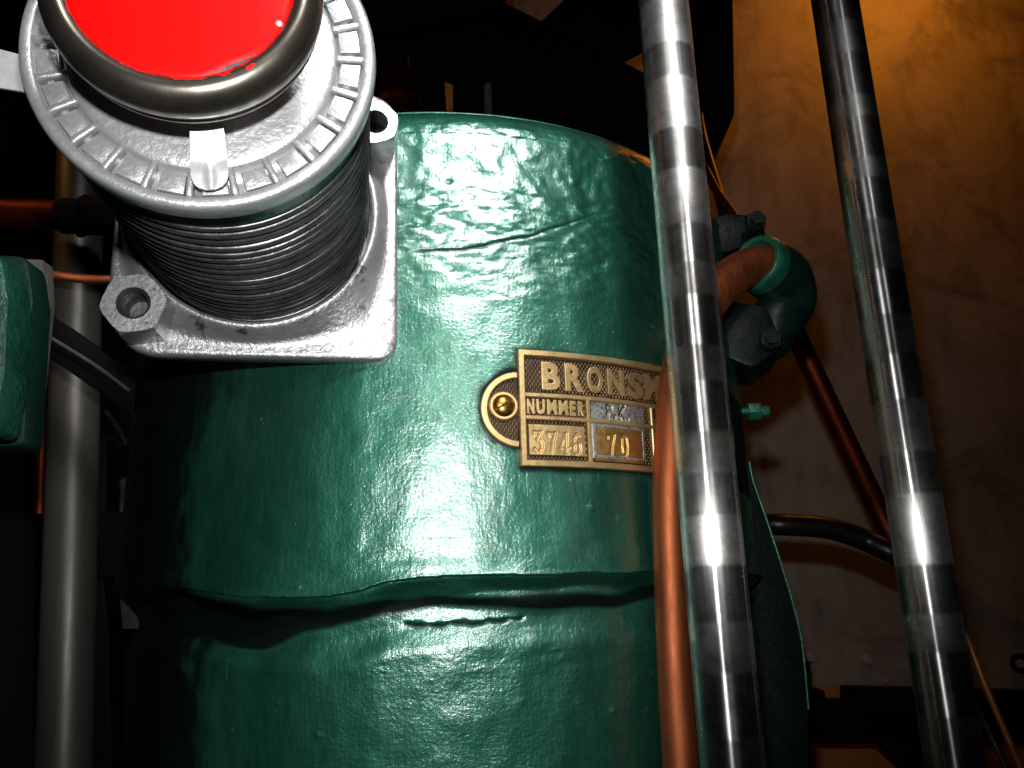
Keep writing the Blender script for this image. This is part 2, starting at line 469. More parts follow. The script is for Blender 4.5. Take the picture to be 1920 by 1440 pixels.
# grime that has settled round the name plate and under the valve plate
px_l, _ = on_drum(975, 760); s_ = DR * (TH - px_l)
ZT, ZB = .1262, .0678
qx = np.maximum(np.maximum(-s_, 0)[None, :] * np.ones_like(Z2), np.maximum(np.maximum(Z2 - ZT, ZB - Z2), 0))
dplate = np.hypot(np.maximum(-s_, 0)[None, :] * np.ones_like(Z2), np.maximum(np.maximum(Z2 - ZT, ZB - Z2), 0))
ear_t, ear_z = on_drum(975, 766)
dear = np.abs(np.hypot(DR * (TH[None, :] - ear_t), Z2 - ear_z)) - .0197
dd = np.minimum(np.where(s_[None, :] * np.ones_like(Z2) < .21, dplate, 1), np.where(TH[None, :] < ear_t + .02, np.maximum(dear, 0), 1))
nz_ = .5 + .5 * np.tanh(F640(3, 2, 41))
dirt_shade = np.maximum(dirt_shade, np.exp(-(dd / (.0012 + .0022 * nz_)) ** 2) * .95)
# shade on the left flank painted near black, with a ragged edge
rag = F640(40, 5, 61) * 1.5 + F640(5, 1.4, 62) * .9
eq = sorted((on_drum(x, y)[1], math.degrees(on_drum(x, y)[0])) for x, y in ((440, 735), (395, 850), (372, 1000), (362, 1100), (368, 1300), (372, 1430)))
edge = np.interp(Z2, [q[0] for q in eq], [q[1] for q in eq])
flank_shade = sstep(6.5, -6, th_deg[None, :] - edge + rag)
dirt_shade = np.maximum(dirt_shade, .97 * flank_shade)
# little pits and drips of paint
pit = F640(2.0, 1.4, 51); pm = np.clip((pit - 3.0) / .7, 0, 1); disp -= .0005 * pm; dirt_shade = np.maximum(dirt_shade, .55 * pm)
pit2 = F640(2.2, 1.5, 52); disp += .0006 * np.clip((pit2 - 2.7) / .9, 0, 1)
tail = np.ones(NZ); tail[-8:] = 0
disp *= tail[:, None] * (1 - .75 * sstep(ZC, ZC + .012, prof_z))[:, None]
Rr = prof_r[:, None] + disp * nrm_r[:, None]; Zr = prof_z[:, None] + disp * nrm_z[:, None]
V = np.dstack([DX + Rr * np.sin(T2), DY - Rr * np.cos(T2), Zr])
drum = thing('engine_cylinder', (DX, DY, -.15), 'large green painted engine cylinder with a hairline crack and a lumpy weld seam', 'engine cylinder')
me = bpy.data.meshes.new('shell')
idx = np.arange(NZ * NTH).reshape(NZ, NTH)
a = idx[:-1, :]; b_ = np.roll(idx, -1, 1)[:-1, :]; c_ = np.roll(idx, -1, 1)[1:, :]; d_ = idx[1:, :]
quads = np.stack([a, b_, c_, d_], -1).reshape(-1, 4)
me.vertices.add(NZ * NTH); me.vertices.foreach_set('co', (V.reshape(-1, 3) - ORG[drum.name]).ravel())
nq = len(quads); me.loops.add(nq * 4); me.loops.foreach_set('vertex_index', quads.ravel())
me.polygons.add(nq); me.polygons.foreach_set('loop_start', np.arange(nq) * 4); me.polygons.foreach_set('loop_total', np.full(nq, 4))
me.polygons.foreach_set('use_smooth', np.ones(nq, bool)); me.update(calc_edges=True)
at_ = me.attributes.new('dirt_shade', 'FLOAT', 'POINT'); at_.data.foreach_set('value', dirt_shade.ravel().astype(np.float32))
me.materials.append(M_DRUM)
shell = bpy.data.objects.new('shell', me); COL.objects.link(shell); shell.parent = drum; ORG[shell.name] = ORG[drum.name]
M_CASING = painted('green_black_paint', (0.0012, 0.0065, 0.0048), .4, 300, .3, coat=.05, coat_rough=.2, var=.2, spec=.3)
m = MB(); q = np.linspace(0, 2 * PI, 13)[:-1]; zr_, rr_ = ZC + .91 * RHO, DR - .60 * RHO
m.lathe([(rr_ + .0011 * math.cos(t), zr_ + .0011 * math.sin(t)) for t in q], (DX, DY, 0), (1, 0, 0), (0, 1, 0), (0, 0, 1), 160, close=True)
obj('rim_bead', m, M_GREEN, drum, auto=0)
# dark narrow casing along the right flank with a bevelled edge
casing = [(1372, 800), (1404, 862), (1412, 905), (1440, 985), (1480, 1110), (1502, 1200), (1516, 1330), (1520, 1460), (1380, 1480)]
mb = MB().prism([at(x, y, .550) for x, y in casing], (0, 1, 0), .10)
obj('side_casing', mb, M_CASING, drum, bevel=.0018)
ed = [at(x + 1, y, .549) for x, y in ((1404, 866), (1412, 905), (1440, 985), (1480, 1110), (1502, 1200), (1515, 1330))]
obj('edge_highlight', MB().tube(ed, .0008, 10, sub=4), M_GREEN, drum)  # lighter green strip added as the highlight along the casing edge
# small green bolt standing out of the right flank
C = at(1411, 771, .530); mb = MB()
hx = [C + .0062 * np.array([0, math.cos(k * PI / 3 + .3), math.sin(k * PI / 3 + .3)]) + np.array([-.0035, 0, 0]) for k in range(6)]
mb.prism(hx, (1, 0, 0), .0085)
o = obj('bolt_head', mb, M_GREEN, drum, bevel=.0005)
mb = MB(); hx = [C + .0036 * np.array([0, math.cos(k * PI / 4), math.sin(k * PI / 4)]) + np.array([.0045, 0, -.0003]) for k in range(8)]
mb.prism(hx, (1, 0, 0), .0062); mb.tube([C + np.array([-.03, 0, 0]), C + np.array([.006, 0, 0])], .0026, 10)
obj('stud', mb, M_GREEN, o, bevel=.0004)

# ------------------------------------------------------------------ name plate, bent round the drum
RP = DR + .0012


def surf(s, z, h):
    t = s / DR
    return np.array([DX + (RP + h) * math.sin(t), DY - (RP + h) * math.cos(t), z])


def sz(px, py):
    t, z = on_drum(px, py, RP + .002); return t * DR, z


plate = thing('nameplate', surf(*sz(1100, 885), 0), 'brass nameplate with raised lettering screwed to the green cylinder', 'nameplate')
SL = sz(974, 760)[0]; SRt = sz(1356, 830)[0]
EC, EZ = sz(975, 767); ER = .0188
es = SL - math.sqrt(ER ** 2 - .001 ** 2)
M_BACK, nt, b = new_mat('dark_knurled_bronze')
uvn = N(nt, 'ShaderNodeUVMap')


def wave(ang):
    mp = N(nt, 'ShaderNodeMapping'); mp.inputs['Rotation'].default_value = (0, 0, ang); nt.links.new(uvn.outputs[0], mp.inputs[0])
    wv = N(nt, 'ShaderNodeTexWave'); wv.inputs['Scale'].default_value = 19; wv.inputs['Distortion'].default_value = 0
    nt.links.new(mp.outputs[0], wv.inputs['Vector']); return wv.outputs['Fac']


kn = mixc(nt, 1.0, wave(.55), wave(-.55), 'MULTIPLY')
nn_ = noise(nt, coords(nt), 160, 5, .6)
cc = mixc(nt, kn, (.022, .016, .011), (.36, .22, .09)); cc = mixc(nt, ramp(nt, nn_, [(.45, 0), (.75, .9)]), cc, (.02, .015, .012))
nt.links.new(cc, b.inputs['Base Color']); b.inputs['Metallic'].default_value = .7; b.inputs['Roughness'].default_value = .42
nt.links.new(bump(nt, kn, .8, .0006), b.inputs['Normal'])


def curved_sheet(name, s0, s1, zlo, zhi, h, mat, parent, ns=60, nz=3, hfun=None, skirt=.002):
    ss = np.linspace(s0, s1, ns); P = np.zeros((nz + 2, ns, 3)); UV = []
    for j, s in enumerate(ss):
        a_, b2 = zlo(s), zhi(s)
        for i, t in enumerate(np.linspace(0, 1, nz)):
            z = a_ + (b2 - a_) * t
            P[i + 1, j] = surf(s, z, h + (hfun(s, z) if hfun else 0))
        P[0, j] = surf(s, a_, h - skirt); P[-1, j] = surf(s, b2, h - skirt)
    m = MB().grid(P)
    # end skirts
    for j, rev in ((0, 1), (ns - 1, 0)):
        zs_ = np.linspace(zlo(ss[j]), zhi(ss[j]), nz)
        m.grid(np.array([[surf(ss[j], z, h - skirt) for z in zs_], [P[i + 1, j] for i in range(nz)]]), False)
    o = obj(name, m, mat, parent)
    uv = o.data.uv_layers.new(name='UVMap')
    co = np.array([o.data.vertices[l.vertex_index].co for l in o.data.loops]) + ORG[parent.name]
    uu = np.stack([np.arctan2(co[:, 0] - DX, -(co[:, 1] - DY)) * DR * 10, co[:, 2] * 10], 1)
    uv.data.foreach_set('uv', uu.ravel().astype(np.float32))
    return o


curved_sheet('backing', SL, SRt, lambda s: ZB + .001, lambda s: ZT - .001, 0, M_BACK, plate, 80, 4)
ear = lambda sgn: (lambda s: EZ + sgn * math.sqrt(max((ER - .001) ** 2 - (s - SL if s < SL else s - SRt) ** 2, 1e-8)))
curved_sheet('ear', SL - ER + .0012, SL, ear(-1), ear(1), 0, M_BACK, plate, 24, 4)
curved_sheet('ear', SRt, SRt + ER - .0012, ear(-1), ear(1), 0, M_BACK, plate, 24, 4)


def strip(m, path, w, h0, h1, closed=False, step=.0012):
    """flat-topped chamfered moulding swept along a path on the plate"""
    pts = [np.array(p, float) for p in path]
    dense = []
    segs = list(zip(pts, pts[1:] + pts[:1])) if closed else list(zip(pts, pts[1:]))
    for p, q in segs:
        n = max(1, int(np.linalg.norm(q - p) / step))
        dense += [p + (q - p) * k / n for k in range(n)]
    if not closed: dense.append(pts[-1])
    n = len(dense); rows = []
    for i, p in enumerate(dense):
        pa = dense[i - 1] if (i or closed) else dense[i]; pb = dense[(i + 1) % n] if (i < n - 1 or closed) else dense[i]
        d1 = p - pa; d2 = pb - p
        l1, l2 = np.linalg.norm(d1), np.linalg.norm(d2)
        d1 = d1 / l1 if l1 > 1e-9 else d2 / l2; d2 = d2 / l2 if l2 > 1e-9 else d1
        nn = np.array([-(d1 + d2)[1], (d1 + d2)[0]]); nn /= max(np.linalg.norm(nn), 1e-9)
        nn = nn / max(nn @ np.array([-d1[1], d1[0]]), .5)
        ch = min(.00045, w * .25)
        rows.append([surf(*(p + nn * o), h) for o, h in ((-w / 2, h0), (-w / 2, h1 - ch), (-w / 2 + ch, h1), (w / 2 - ch, h1), (w / 2, h1 - ch), (w / 2, h0))])
    if closed: rows.append(rows[0])
    m.grid(np.array(rows), False)
    if not closed:
        for rr in (rows[0], rows[-1]): m.add(rr, [(0, 1, 2, 3, 4, 5)], False)


zl1 = sz(1040, 742)[1]; zl2 = sz(1040, 784)[1]; sv = sz(1106, 800)[0]; sv2 = sz(1216, 800)[0]
BW = .0032
m = MB()
strip(m, [(SL + BW / 2, ZB + BW / 2), (SRt - BW / 2, ZB + BW / 2), (SRt - BW / 2, ZT - BW / 2), (SL + BW / 2, ZT - BW / 2)], BW, -.0015, .0022, True)
for sgn, sc in ((-1, SL), (1, SRt)):
    arc = [(sc + sgn * (ER - BW / 2) * math.cos(t), EZ + (ER - BW / 2) * math.sin(t)) for t in np.linspace(-PI / 2 + .05, PI / 2 - .05, 30)]
    strip(m, arc, BW, -.0015, .0021)
strip(m, [(SL + BW, zl1), (SRt - BW, zl1)], .0024, -.0015, .00205)
strip(m, [(SL + BW, zl2), (SRt - BW, zl2)], .0022, -.0015, .00195)
strip(m, [(sv, zl1), (sv, ZB + BW)], .0020, -.0015, .0019)
strip(m, [(sv2 + .0035, zl1), (sv2 + .0035, ZB + BW)], .0020, -.0015, .00185)
obj('frame', m, M_BRASS, plate)


def screw(s, z, sgn):
    C = surf(s, z, 0); n = surf(s, z, 1) - C; u = np.cross([0, 0, 1], n); u /= np.linalg.norm(u); v = np.cross(n, u)
    m = MB().lathe([(.0072, -.001), (.0072, .0012), (.0066, .0018), (.0056, .0018), (.0054, .0010)], C, u, v, n, 36)
    o = obj('screw', m, M_BRASS, plate)
    m = MB(); R_ = .0053
    a = -1.05
    du = math.cos(a) * u + math.sin(a) * v; dv = np.cross(n, du)
    # slotted dome: two half domes with a slot between them
    for sg in (-1, 1):
        rows = []
        for i in range(9):
            ph = i / 8 * PI / 2; row = []
            for k in range(25):
                t = -PI / 2 + PI * k / 24
                x = R_ * math.cos(ph) * math.cos(t); y = R_ * math.cos(ph) * math.sin(t); hz = .0008 + .0031 * math.sin(ph)
                x = max(x, 0) + .00055
                row.append(C + du * (sg * x) + dv * y + n * hz)
            rows.append(row)
        m.grid(np.array(rows)); 
        prof = [C + du * (sg * .00055) + dv * (R_ * math.cos(q)) + n * (.0008 + .0031 * math.sin(q)) for q in np.linspace(0, PI, 18)]
        m.add(prof, [tuple(range(18))], False)
    m.lathe([(R_ + .0004, .0009), (.0001, .0009)], C, u, v, n, 24)
    obj('screw_head', m, M_SCREW, o)


screw(*sz(945, 760), 1); screw(SRt + (SL - sz(945, 760)[0]) * .6, EZ + .0008, -1)


def letter(ch, px0, py0, px1, py1, depth, mat, h0, bold=.0, name='letter', parent=None):
    """a raised character filling the pixel box, bent onto the plate"""
    cu = bpy.data.curves.new('t', 'FONT'); cu.body = ch; cu.size = 1; cu.resolution_u = 3; cu.offset = bold
    cu.extrude = .5; cu.bevel_depth = .035; cu.bevel_resolution = 1
    to = bpy.data.objects.new('t', cu); COL.objects.link(to)
    dg = bpy.context.evaluated_depsgraph_get(); tm = bpy.data.meshes.new_from_object(to.evaluated_get(dg))
    co = np.array([v.co for v in tm.vertices]); lo = co.min(0); hi = co.max(0); co = (co - lo) / np.maximum(hi - lo, 1e-6)
    m = MB(); (sa, za), (sb, zb) = sz(px0, (py0 + py1) / 2), sz(px1, (py0 + py1) / 2)
    zt, zb_ = sz((px0 + px1) / 2, py0)[1], sz((px0 + px1) / 2, py1)[1]
    vs = [surf(sa + (sb - sa) * c[0], zb_ + (zt - zb_) * c[1], h0 + depth * c[2]) for c in co]
    m.add(vs, [tuple(p.vertices) for p in tm.polygons], False)
    bpy.data.objects.remove(to); bpy.data.curves.remove(cu); bpy.data.meshes.remove(tm)
    return obj(name, m, mat, parent or plate)


for ch, x0, y0, x1, y1 in (('B', 1016, 679, 1051, 731), ('R', 1060, 682, 1095, 734), ('O', 1101, 687, 1131, 737), ('N', 1140, 693, 1171, 741), ('S', 1178, 698, 1207, 747), ('M', 1212, 703, 1240, 750)):
    letter(ch, x0, y0, x1, y1, .0022, M_BRASS, -.0003, .012)
for ch, x0, x1 in (('N', 989, 1003), ('U', 1007, 1023), ('M', 1027, 1045), ('M', 1049, 1066), ('E', 1070, 1081), ('R', 1085, 1097)):
    letter(ch, x0, 747 + (x0 - 989) * .05, x1, 775 + (x0 - 989) * .05, .0017, M_BRASS, -.0003, .02)

DIG = {'3': [[(.12, .86), (.14, .97), (.82, .97), (.45, .60)], [(.45, .60), (.70, .56), (.88, .40), (.86, .18), (.66, .03), (.36, .03), (.14, .14)]],
       '7': [[(.12, .84), (.12, .97), (.88, .97), (.60, .55), (.42, .03)]],
       '4': [[(.62, .03), (.66, .97), (.10, .30), (.92, .30)], [(.45, .03), (.80, .03)]],
       '6': [[(.80, .90), (.55, .97), (.30, .80), (.16, .45), (.20, .16), (.45, .03), (.72, .08), (.84, .28), (.74, .50), (.48, .56), (.22, .42)]],
       '0': [[(.5, .97), (.25, .85), (.16, .5), (.25, .15), (.5, .03), (.75, .15), (.84, .5), (.75, .85), (.5, .97)]],
       'P': [[(.18, .0), (.18, 1), (.62, 1), (.85, .86), (.85, .62), (.62, .5), (.18, .5)]], 'K': [[(.15, 0), (.15, 1)], [(.85, 1), (.18, .48), (.9, 0)]], '.': [[(.2, .04), (.5, .04)], [(.2, .09), (.5, .09)]]}


def stamped_panel(x0, y0, x1, y1, skew, h, mat, chars, lw, depth, name, ns=150, nz=90):
    sa, sb = sz(x0, (y0 + y1) / 2)[0], sz(x1, (y0 + y1) / 2)[0]
    zt, zb_ = sz((x0 + x1) / 2, y0)[1], sz((x0 + x1) / 2, y1)[1]
    S_, Zg = np.meshgrid(np.linspace(sa, sb, ns), np.linspace(zb_, zt, nz))
    D = np.full(S_.shape, 1.0)
    for ch, a, c, b2, d in chars:
        cs0, cs1 = sz(a, (c + d) / 2)[0], sz(b2, (c + d) / 2)[0]
        cz1, cz0 = sz((a + b2) / 2, c)[1], sz((a + b2) / 2, d)[1]
        for line in DIG[ch]:
            L = [(cs0 + (cs1 - cs0) * p, cz0 + (cz1 - cz0) * q) for p, q in line]
            for (ax, az), (bx, bz) in zip(L, L[1:]):
                vx, vz = bx - ax, bz - az; l2 = vx * vx + vz * vz + 1e-12
                t = np.clip(((S_ - ax) * vx + (Zg - az) * vz) / l2, 0, 1)
                wd = lw * (1.25 if abs(vz) > abs(vx) else .85)
                D = np.minimum(D, np.hypot(S_ - ax - t * vx, Zg - az - t * vz) / wd)
    H = h - depth * (1 - sstep(.45, 1.0, D)) + .00015 * np.exp(-((D - 1.3) / .3) ** 2)
    P = np.zeros((nz + 2, ns + 2, 3))
    for i in range(nz + 2):
        ii = min(max(i - 1, 0), nz - 1)
        for j in range(ns + 2):
            jj = min(max(j - 1, 0), ns - 1)
            edge = i in (0, nz + 1) or j in (0, ns + 1)
            P[i, j] = surf(S_[ii, jj], Zg[ii, jj], -.001 if edge else H[ii, jj])
    m = MB().grid(P)
    o = obj(name, m, mat, plate, auto=60)
    return o


stamped_panel(993, 797, 1098, 853, 0, .0013, M_BRASS, [('3', 1001, 808, 1019, 847), ('7', 1028, 810, 1045, 849), ('4', 1051, 811, 1070, 851), ('6', 1074, 813, 1091, 852)], .0009, .0007, 'number_panel')
stamped_panel(1116, 801, 1206, 866, 0, .0016, M_BRASSD, [('7', 1139, 815, 1155, 854), ('0', 1163, 816, 1179, 856)], .0009, .0007, 'number_panel')
stamped_panel(1110, 752, 1209, 790, 0, .0009, M_TIN, [('P', 1139, 758, 1150, 782), ('.', 1152, 758, 1160, 784), ('K', 1163, 760, 1175, 785), ('.', 1177, 760, 1184, 787)], .0009, .0010, 'letter_panel')
m = MB(); a1, b1 = sz(1111, 797), sz(1211, 871)
c1 = [(a1[0] + .0009, ZB + .0062), (b1[0], ZB + .0062), (b1[0], zl2 - .0022), (a1[0] + .0009, zl2 - .0022)]
strip(m, c1, .0022, -.001, .0017, True); obj('panel_border', m, M_TIN, plate)

# ------------------------------------------------------------------ relief valve on the left of the drum
K = .714
vn = np.array([.185, -1, -.0771]); vn /= np.linalg.norm(vn)
vu = np.array([1., 0, 0]) - vn * vn[0]; vu /= np.linalg.norm(vu); vv = np.cross(vn, vu)
FC = np.array([-.11059, .26, .20474]) * .88                 # centre of the slotted disc's face
BC = FC - vn * .1927 * K                                   # centre of the foot plate's face


def vp(r, a, t):                                           # valve coordinates: radius, angle (deg), height over disc face (unscaled)
    a = math.radians(a); return FC + K * (vn * t + r * (math.cos(a) * vu + math.sin(a) * vv))


def vmat(a, t=0):
    a = math.radians(a); x = math.cos(a) * vu + math.sin(a) * vv; y = np.cross(vn, x); p = FC + vn * t * K
    return Matrix(((x[0], y[0], vn[0], p[0]), (x[1], y[1], vn[1], p[1]), (x[2], y[2], vn[2], p[2]), (0, 0, 0, 1)))


def on_vplane(px, py, t):
    d = ray(px, py); c = FC + vn * t * K; return d * ((c @ vn) / (d @ vn))


valve = thing('relief_valve', BC, 'silver relief valve with a red cap and ribbed barrel bolted to the green cylinder', 'valve')
# foot plate: rounded square with bulged lower left corner, sloping pad and raised collar
def rounded_poly(cs, nseg=8):
    out = []
    n = len(cs)
    for i, (x, y, r) in enumerate(cs):
        p = np.array([x, y], float); a = np.array(cs[i - 1][:2], float) - p; b2 = np.array(cs[(i + 1) % n][:2], float) - p
        a /= np.linalg.norm(a); b2 /= np.linalg.norm(b2)
        half = math.acos(np.clip(a @ b2, -1, 1)) / 2; d = r / math.tan(half)
        bis = (a + b2) / np.linalg.norm(a + b2); c = p + bis * r / math.sin(half)
        p0 = p + a * d - c; p1 = p + b2 * d - c
        t0 = math.atan2(p0[1], p0[0]); t1 = math.atan2(p1[1], p1[0]); dt = (t1 - t0 + PI) % (2 * PI) - PI
        out += [c + r * np.array([math.cos(t0 + dt * k / nseg), math.sin(t0 + dt * k / nseg)]) for k in range(nseg + 1)]
    return out


pl = rounded_poly([(-.0905, -.0985, .034), (.0955, -.1005, .014), (.0960, .096, .022), (-.0880, .096, .014)], 12)
TB = -.1927
m = MB(); rows = []
dense = []
for p, q in zip(pl, pl[1:] + pl[:1]):
    n = max(1, int(np.linalg.norm(q - p) / .004)); dense += [p + (q - p) * k / n for k in range(n)]
pl = dense
ringR = .0835


def vxy(x, y, t): return FC + K * (vn * t + x * vu + y * vv)


def nxy(p, s):
    return p * s


for sgn_h, sc in (( -.016, .985), (-.0145, 1.0), (-.0015, 1.0), (0, .985)):
    rows.append([vxy(*(p * sc), TB + sgn_h) for p in pl])
for fr in (.12, .3, .5, .7, .85, 1.0):
    row = []
    for p in pl:
        d = np.linalg.norm(p); q = p / d
        tgt = q * ringR; pp = p * .985 * (1 - fr) + tgt * fr
        row.append(vxy(*pp, TB + .0095 * sstep(.55, 1.0, fr) * 1.0))
    rows.append(row)
for rr, tt in ((.0815, .0115), (.0795, .0115), (.0780, .0102), (.0772, .004)):
    rows.append([vxy(*(p / np.linalg.norm(p) * rr), TB + tt) for p in pl])
rows = [r + [r[0]] for r in rows]
m.grid(np.array(rows)); m.add([vxy(*(p * .985), TB - .016) for p in pl], [tuple(range(len(pl)))], False)
foot = obj('foot_plate', m, M_FOOT, valve, auto=50)
# mounting boss behind the plate
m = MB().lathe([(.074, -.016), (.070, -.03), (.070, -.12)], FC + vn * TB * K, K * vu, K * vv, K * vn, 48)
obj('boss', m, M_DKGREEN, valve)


def hexnut(C, R_, h, hole, mat, parent, rot=0, name='nut', u=vu, v=vv, n=vn):
    m = MB(); seg = 24; rows = []
    def hexr(a):
        a = (a - rot) % (PI / 3); return R_ * math.cos(PI / 6) / math.cos(a - PI / 6)
    def ring(fr, t): return [C + n * t + fr(a) * (math.cos(a) * u + math.sin(a) * v) for a in [2 * PI * k / seg + rot for k in range(seg)]]
    rows += [ring(hexr, 0), ring(hexr, h * .86), ring(lambda a: min(hexr(a), R_ * .94) * .985, h), ring(lambda a: hole * 1.14, h)]
    for r_ in rows: r_.append(r_[0])
    m.grid(np.array(rows), False)
    o = obj(name, m, mat, parent, auto=30); m = MB()
    prof = [(hole * 1.14, h), (hole * 1.02, h - .0008)]
    t = h - .0010
    for k in range(7):                                      # thread turns inside the hole
        prof += [(hole * .90, t - .0006), (hole * 1.02, t - .0013)]; t -= .0013
    prof += [(hole * .9, t - .004)]
    prof += [(hole * .85, t - .006), (.0001, t - .0062)]
    m.lathe(prof, C, u, v, n, 32)
    obj('thread', m, M_BORE, o, auto=30)
    return o


nutC = on_vplane(250, 568, TB + .030)
hexnut(nutC - vn * .030 * K, .0150, .030 * K, .0064, M_NUT, valve, rot=.15)
nutD = on_vplane(704, 228, TB + .030)
hexnut(nutD - vn * .030 * K, .0122, .030 * K, .0054, M_NUT, valve, rot=.35)

# ribbed barrel
prof = []
t = TB + .003; rb = .0755
rg = np.random.default_rng(3)
prof.append((rb, t))
while t < -.036:
    p_ = rg.uniform(.0076, .0098); d = rg.uniform(.0012, .0020); r0 = rb + rg.uniform(-.0003, .0003)
    prof += [(r0 - d, t + .0004), (r0 - d, t + .0009), (r0 - .0004, t + p_ * .45), (r0, t + p_ - .0016), (r0 + .0002, t + p_ - .0010), (r0 - .0002, t + p_ - .0003), (r0 - .0010, t + p_ - .0001)]
    t += p_
prof += [(.0742, t + .001), (.0738, -.014)]
m = MB().lathe(prof, FC, K * vu, K * vv, K * vn, 128)
barrel = obj('barrel', m, M_BARREL, valve, auto=55)

# slotted silver disc
prof = [(.060, -.0185), (.0735, -.0170), (.0752, -.0155), (.0768, -.0135), (.0776, -.0110), (.0779, -.005), (.0776, -.002), (.0768, -.0004), (.0752, 0), (.0728, 0), (.0720, -.0006), (.0714, -.0052),
        (.0600, -.0052), (.0594, -.0008), (.0586, 0), (.0555, .0006), (.0500, .0010), (.0440, .0012), (.0380, .0020), (.0345, .0045), (.0335, .0120), (.0330, .0330)]
m = MB().lathe(prof, FC, K * vu, K * vv, K * vn, 144)
disc = obj('slotted_disc', m, M_SILVER, valve, auto=0)
spk = [-164.2, -150.8, -136.9, -122.6, -107.8, -92.4, -76.6, -61.4, -45.8, -30.2, -14.7, .5, 15.1] + [15.1 + 15.05 * k for k in range(1, 12)]


def bar_mesh(name, x0, x1, w, h, mat, bev, wid_fac=1.0):
    bm = bmesh.new()
    vs = [bm.verts.new((x, y, z)) for z in (-.0005, h) for x, y in ((x0, -w), (x1, -w * wid_fac), (x1, w * wid_fac), (x0, w))]
    for f in ((3, 2, 1, 0), (4, 5, 6, 7), (0, 1, 5, 4), (1, 2, 6, 5), (2, 3, 7, 6), (3, 0, 4, 7)): bm.faces.new([vs[i] for i in f])
    bmesh.ops.bevel(bm, geom=[e for e in bm.edges if max(v.co.z for v in e.verts) > 0], offset=bev, segments=3, profile=.5, affect='EDGES')
    for f in bm.faces: f.smooth = True
    me_ = bpy.data.meshes.new(name); bm.to_mesh(me_); bm.free(); me_.materials.append(mat); return me_


spoke_me = bar_mesh('spoke', .0592 * K, .0722 * K, .0015 * K, .0054 * K, M_SILVER, .0010 * K)
pad_me = bar_mesh('pad', .0612 * K, .0705 * K, .0052 * K, .0036 * K, M_SILVER, .0004 * K, 1.12)
for i, a in enumerate(spk):
    place('spoke', spoke_me, vmat(a, -.0052), disc)
    b2 = spk[(i + 1) % len(spk)]; mid = a + ((b2 - a) % 360) / 2
    place('pad', pad_me, vmat(mid + 1.0, -.0052), disc)

# steel cap with red centre
prof = [(0.04343, 0.0479), (0.04412, 0.0487), (0.04587, 0.0501), (0.04782, 0.0507), (0.05026, 0.0501), (0.0527, 0.0481), (0.05446, 0.0452), (0.05524, 0.0417), (0.05524, 0.0387), (0.05446, 0.0355), (0.05319, 0.0332), (0.0527, 0.0319), (0.05329, 0.0309), (0.05329, 0.0297), (0.05222, 0.0291), (0.04099, 0.0291)]
M_CAP, nt, b = new_mat('blackened_steel')
vg = coords(nt); g = noise(nt, vg, 90, 5, .6); g2 = noise(nt, vg, 240, 4, .6)
cc = mixc(nt, ramp(nt, g, [(.3, 0), (.7, 1)]), (.13, .115, .095), (.22, .20, .17))
geo = N(nt, 'ShaderNodeVectorMath', operation='LENGTH')
red_a = attr(nt, 'redness')
rr = N(nt, 'ShaderNodeMath', operation='ADD'); nt.links.new(red_a, rr.inputs[0]); nt.links.new(g2, rr.inputs[1])
cc = mixc(nt, ramp(nt, rr.outputs[0], [(.985, 0), (1.0, 1)]), cc, (.75, .004, .003))
nt.links.new(cc, b.inputs['Base Color'])
mt = ramp(nt, rr.outputs[0], [(.985, .95), (1.0, 0)]); nt.links.new(mt, b.inputs['Metallic'])
b.inputs['Roughness'].default_value = .30; nt.links.new(bump(nt, g2, .10, .0005), b.inputs['Normal'])
m = MB().lathe(prof, FC, K * vu, K * vv, K * vn, 128)
cap = obj('cap', m, M_CAP, valve, auto=0)
av = cap.data.attributes.new('redness', 'FLOAT', 'POINT')
for i, vtx in enumerate(cap.data.vertices):
    p = (np.array(vtx.co) + ORG[valve.name] - FC) / K; t_ = p @ vn; r_ = np.linalg.norm(p - vn * t_); an = math.degrees(math.atan2(p @ vv, p @ vu))
    val = .0
    if t_ > .041:
        val = .62 * math.exp(-((r_ - .0434) / .0016) ** 2)
        for a0, wdt, r0, k in ((-52, 9, .0478, .60), (-66, 12, .0462, .52), (-97, 7, .0480, .55), (-82, 14, .0458, .50), (-120, 12, .0450, .46)):
            val = max(val, k * math.exp(-((an - a0) / wdt) ** 2 - ((r_ - r0) / .0018) ** 2))
    av.data[i].value = val
M_RED, nt, b = new_mat('red_enamel')
b.inputs['Base Color'].default_value = (.52, .0015, .001, 1); b.inputs['Roughness'].default_value = .42; b.inputs['Specular IOR Level'].default_value = .10
vor = N(nt, 'ShaderNodeTexVoronoi'); vor.inputs['Scale'].default_value = 62; nt.links.new(coords(nt), vor.inputs['Vector'])
nt.links.new(mixc(nt, ramp(nt, vor.outputs['Distance'], [(.045, 1), (.07, 0)]), (.52, .0015, .001), (.55, .30, .27)), b.inputs['Base Color'])
g = noise(nt, coords(nt), 120, 4, .6); nt.links.new(bump(nt, g, .15, .0006), b.inputs['Normal'])
wob = field(1, 128, .1, 3, 77)[0]
m = MB(); rows = []
for r_, t_ in ((.0441, .0483), (.0430, .0489), (.0415, .0491), (.03, .0493), (.015, .0494), (.0005, .0494)):
    rows.append([vp(r_ + (.0007 * wob[k % 128] if r_ > .041 else 0), 360 * k / 128, t_) for k in range(129)])
m.grid(np.array(rows)); obj('red_face', m, M_RED, cap)


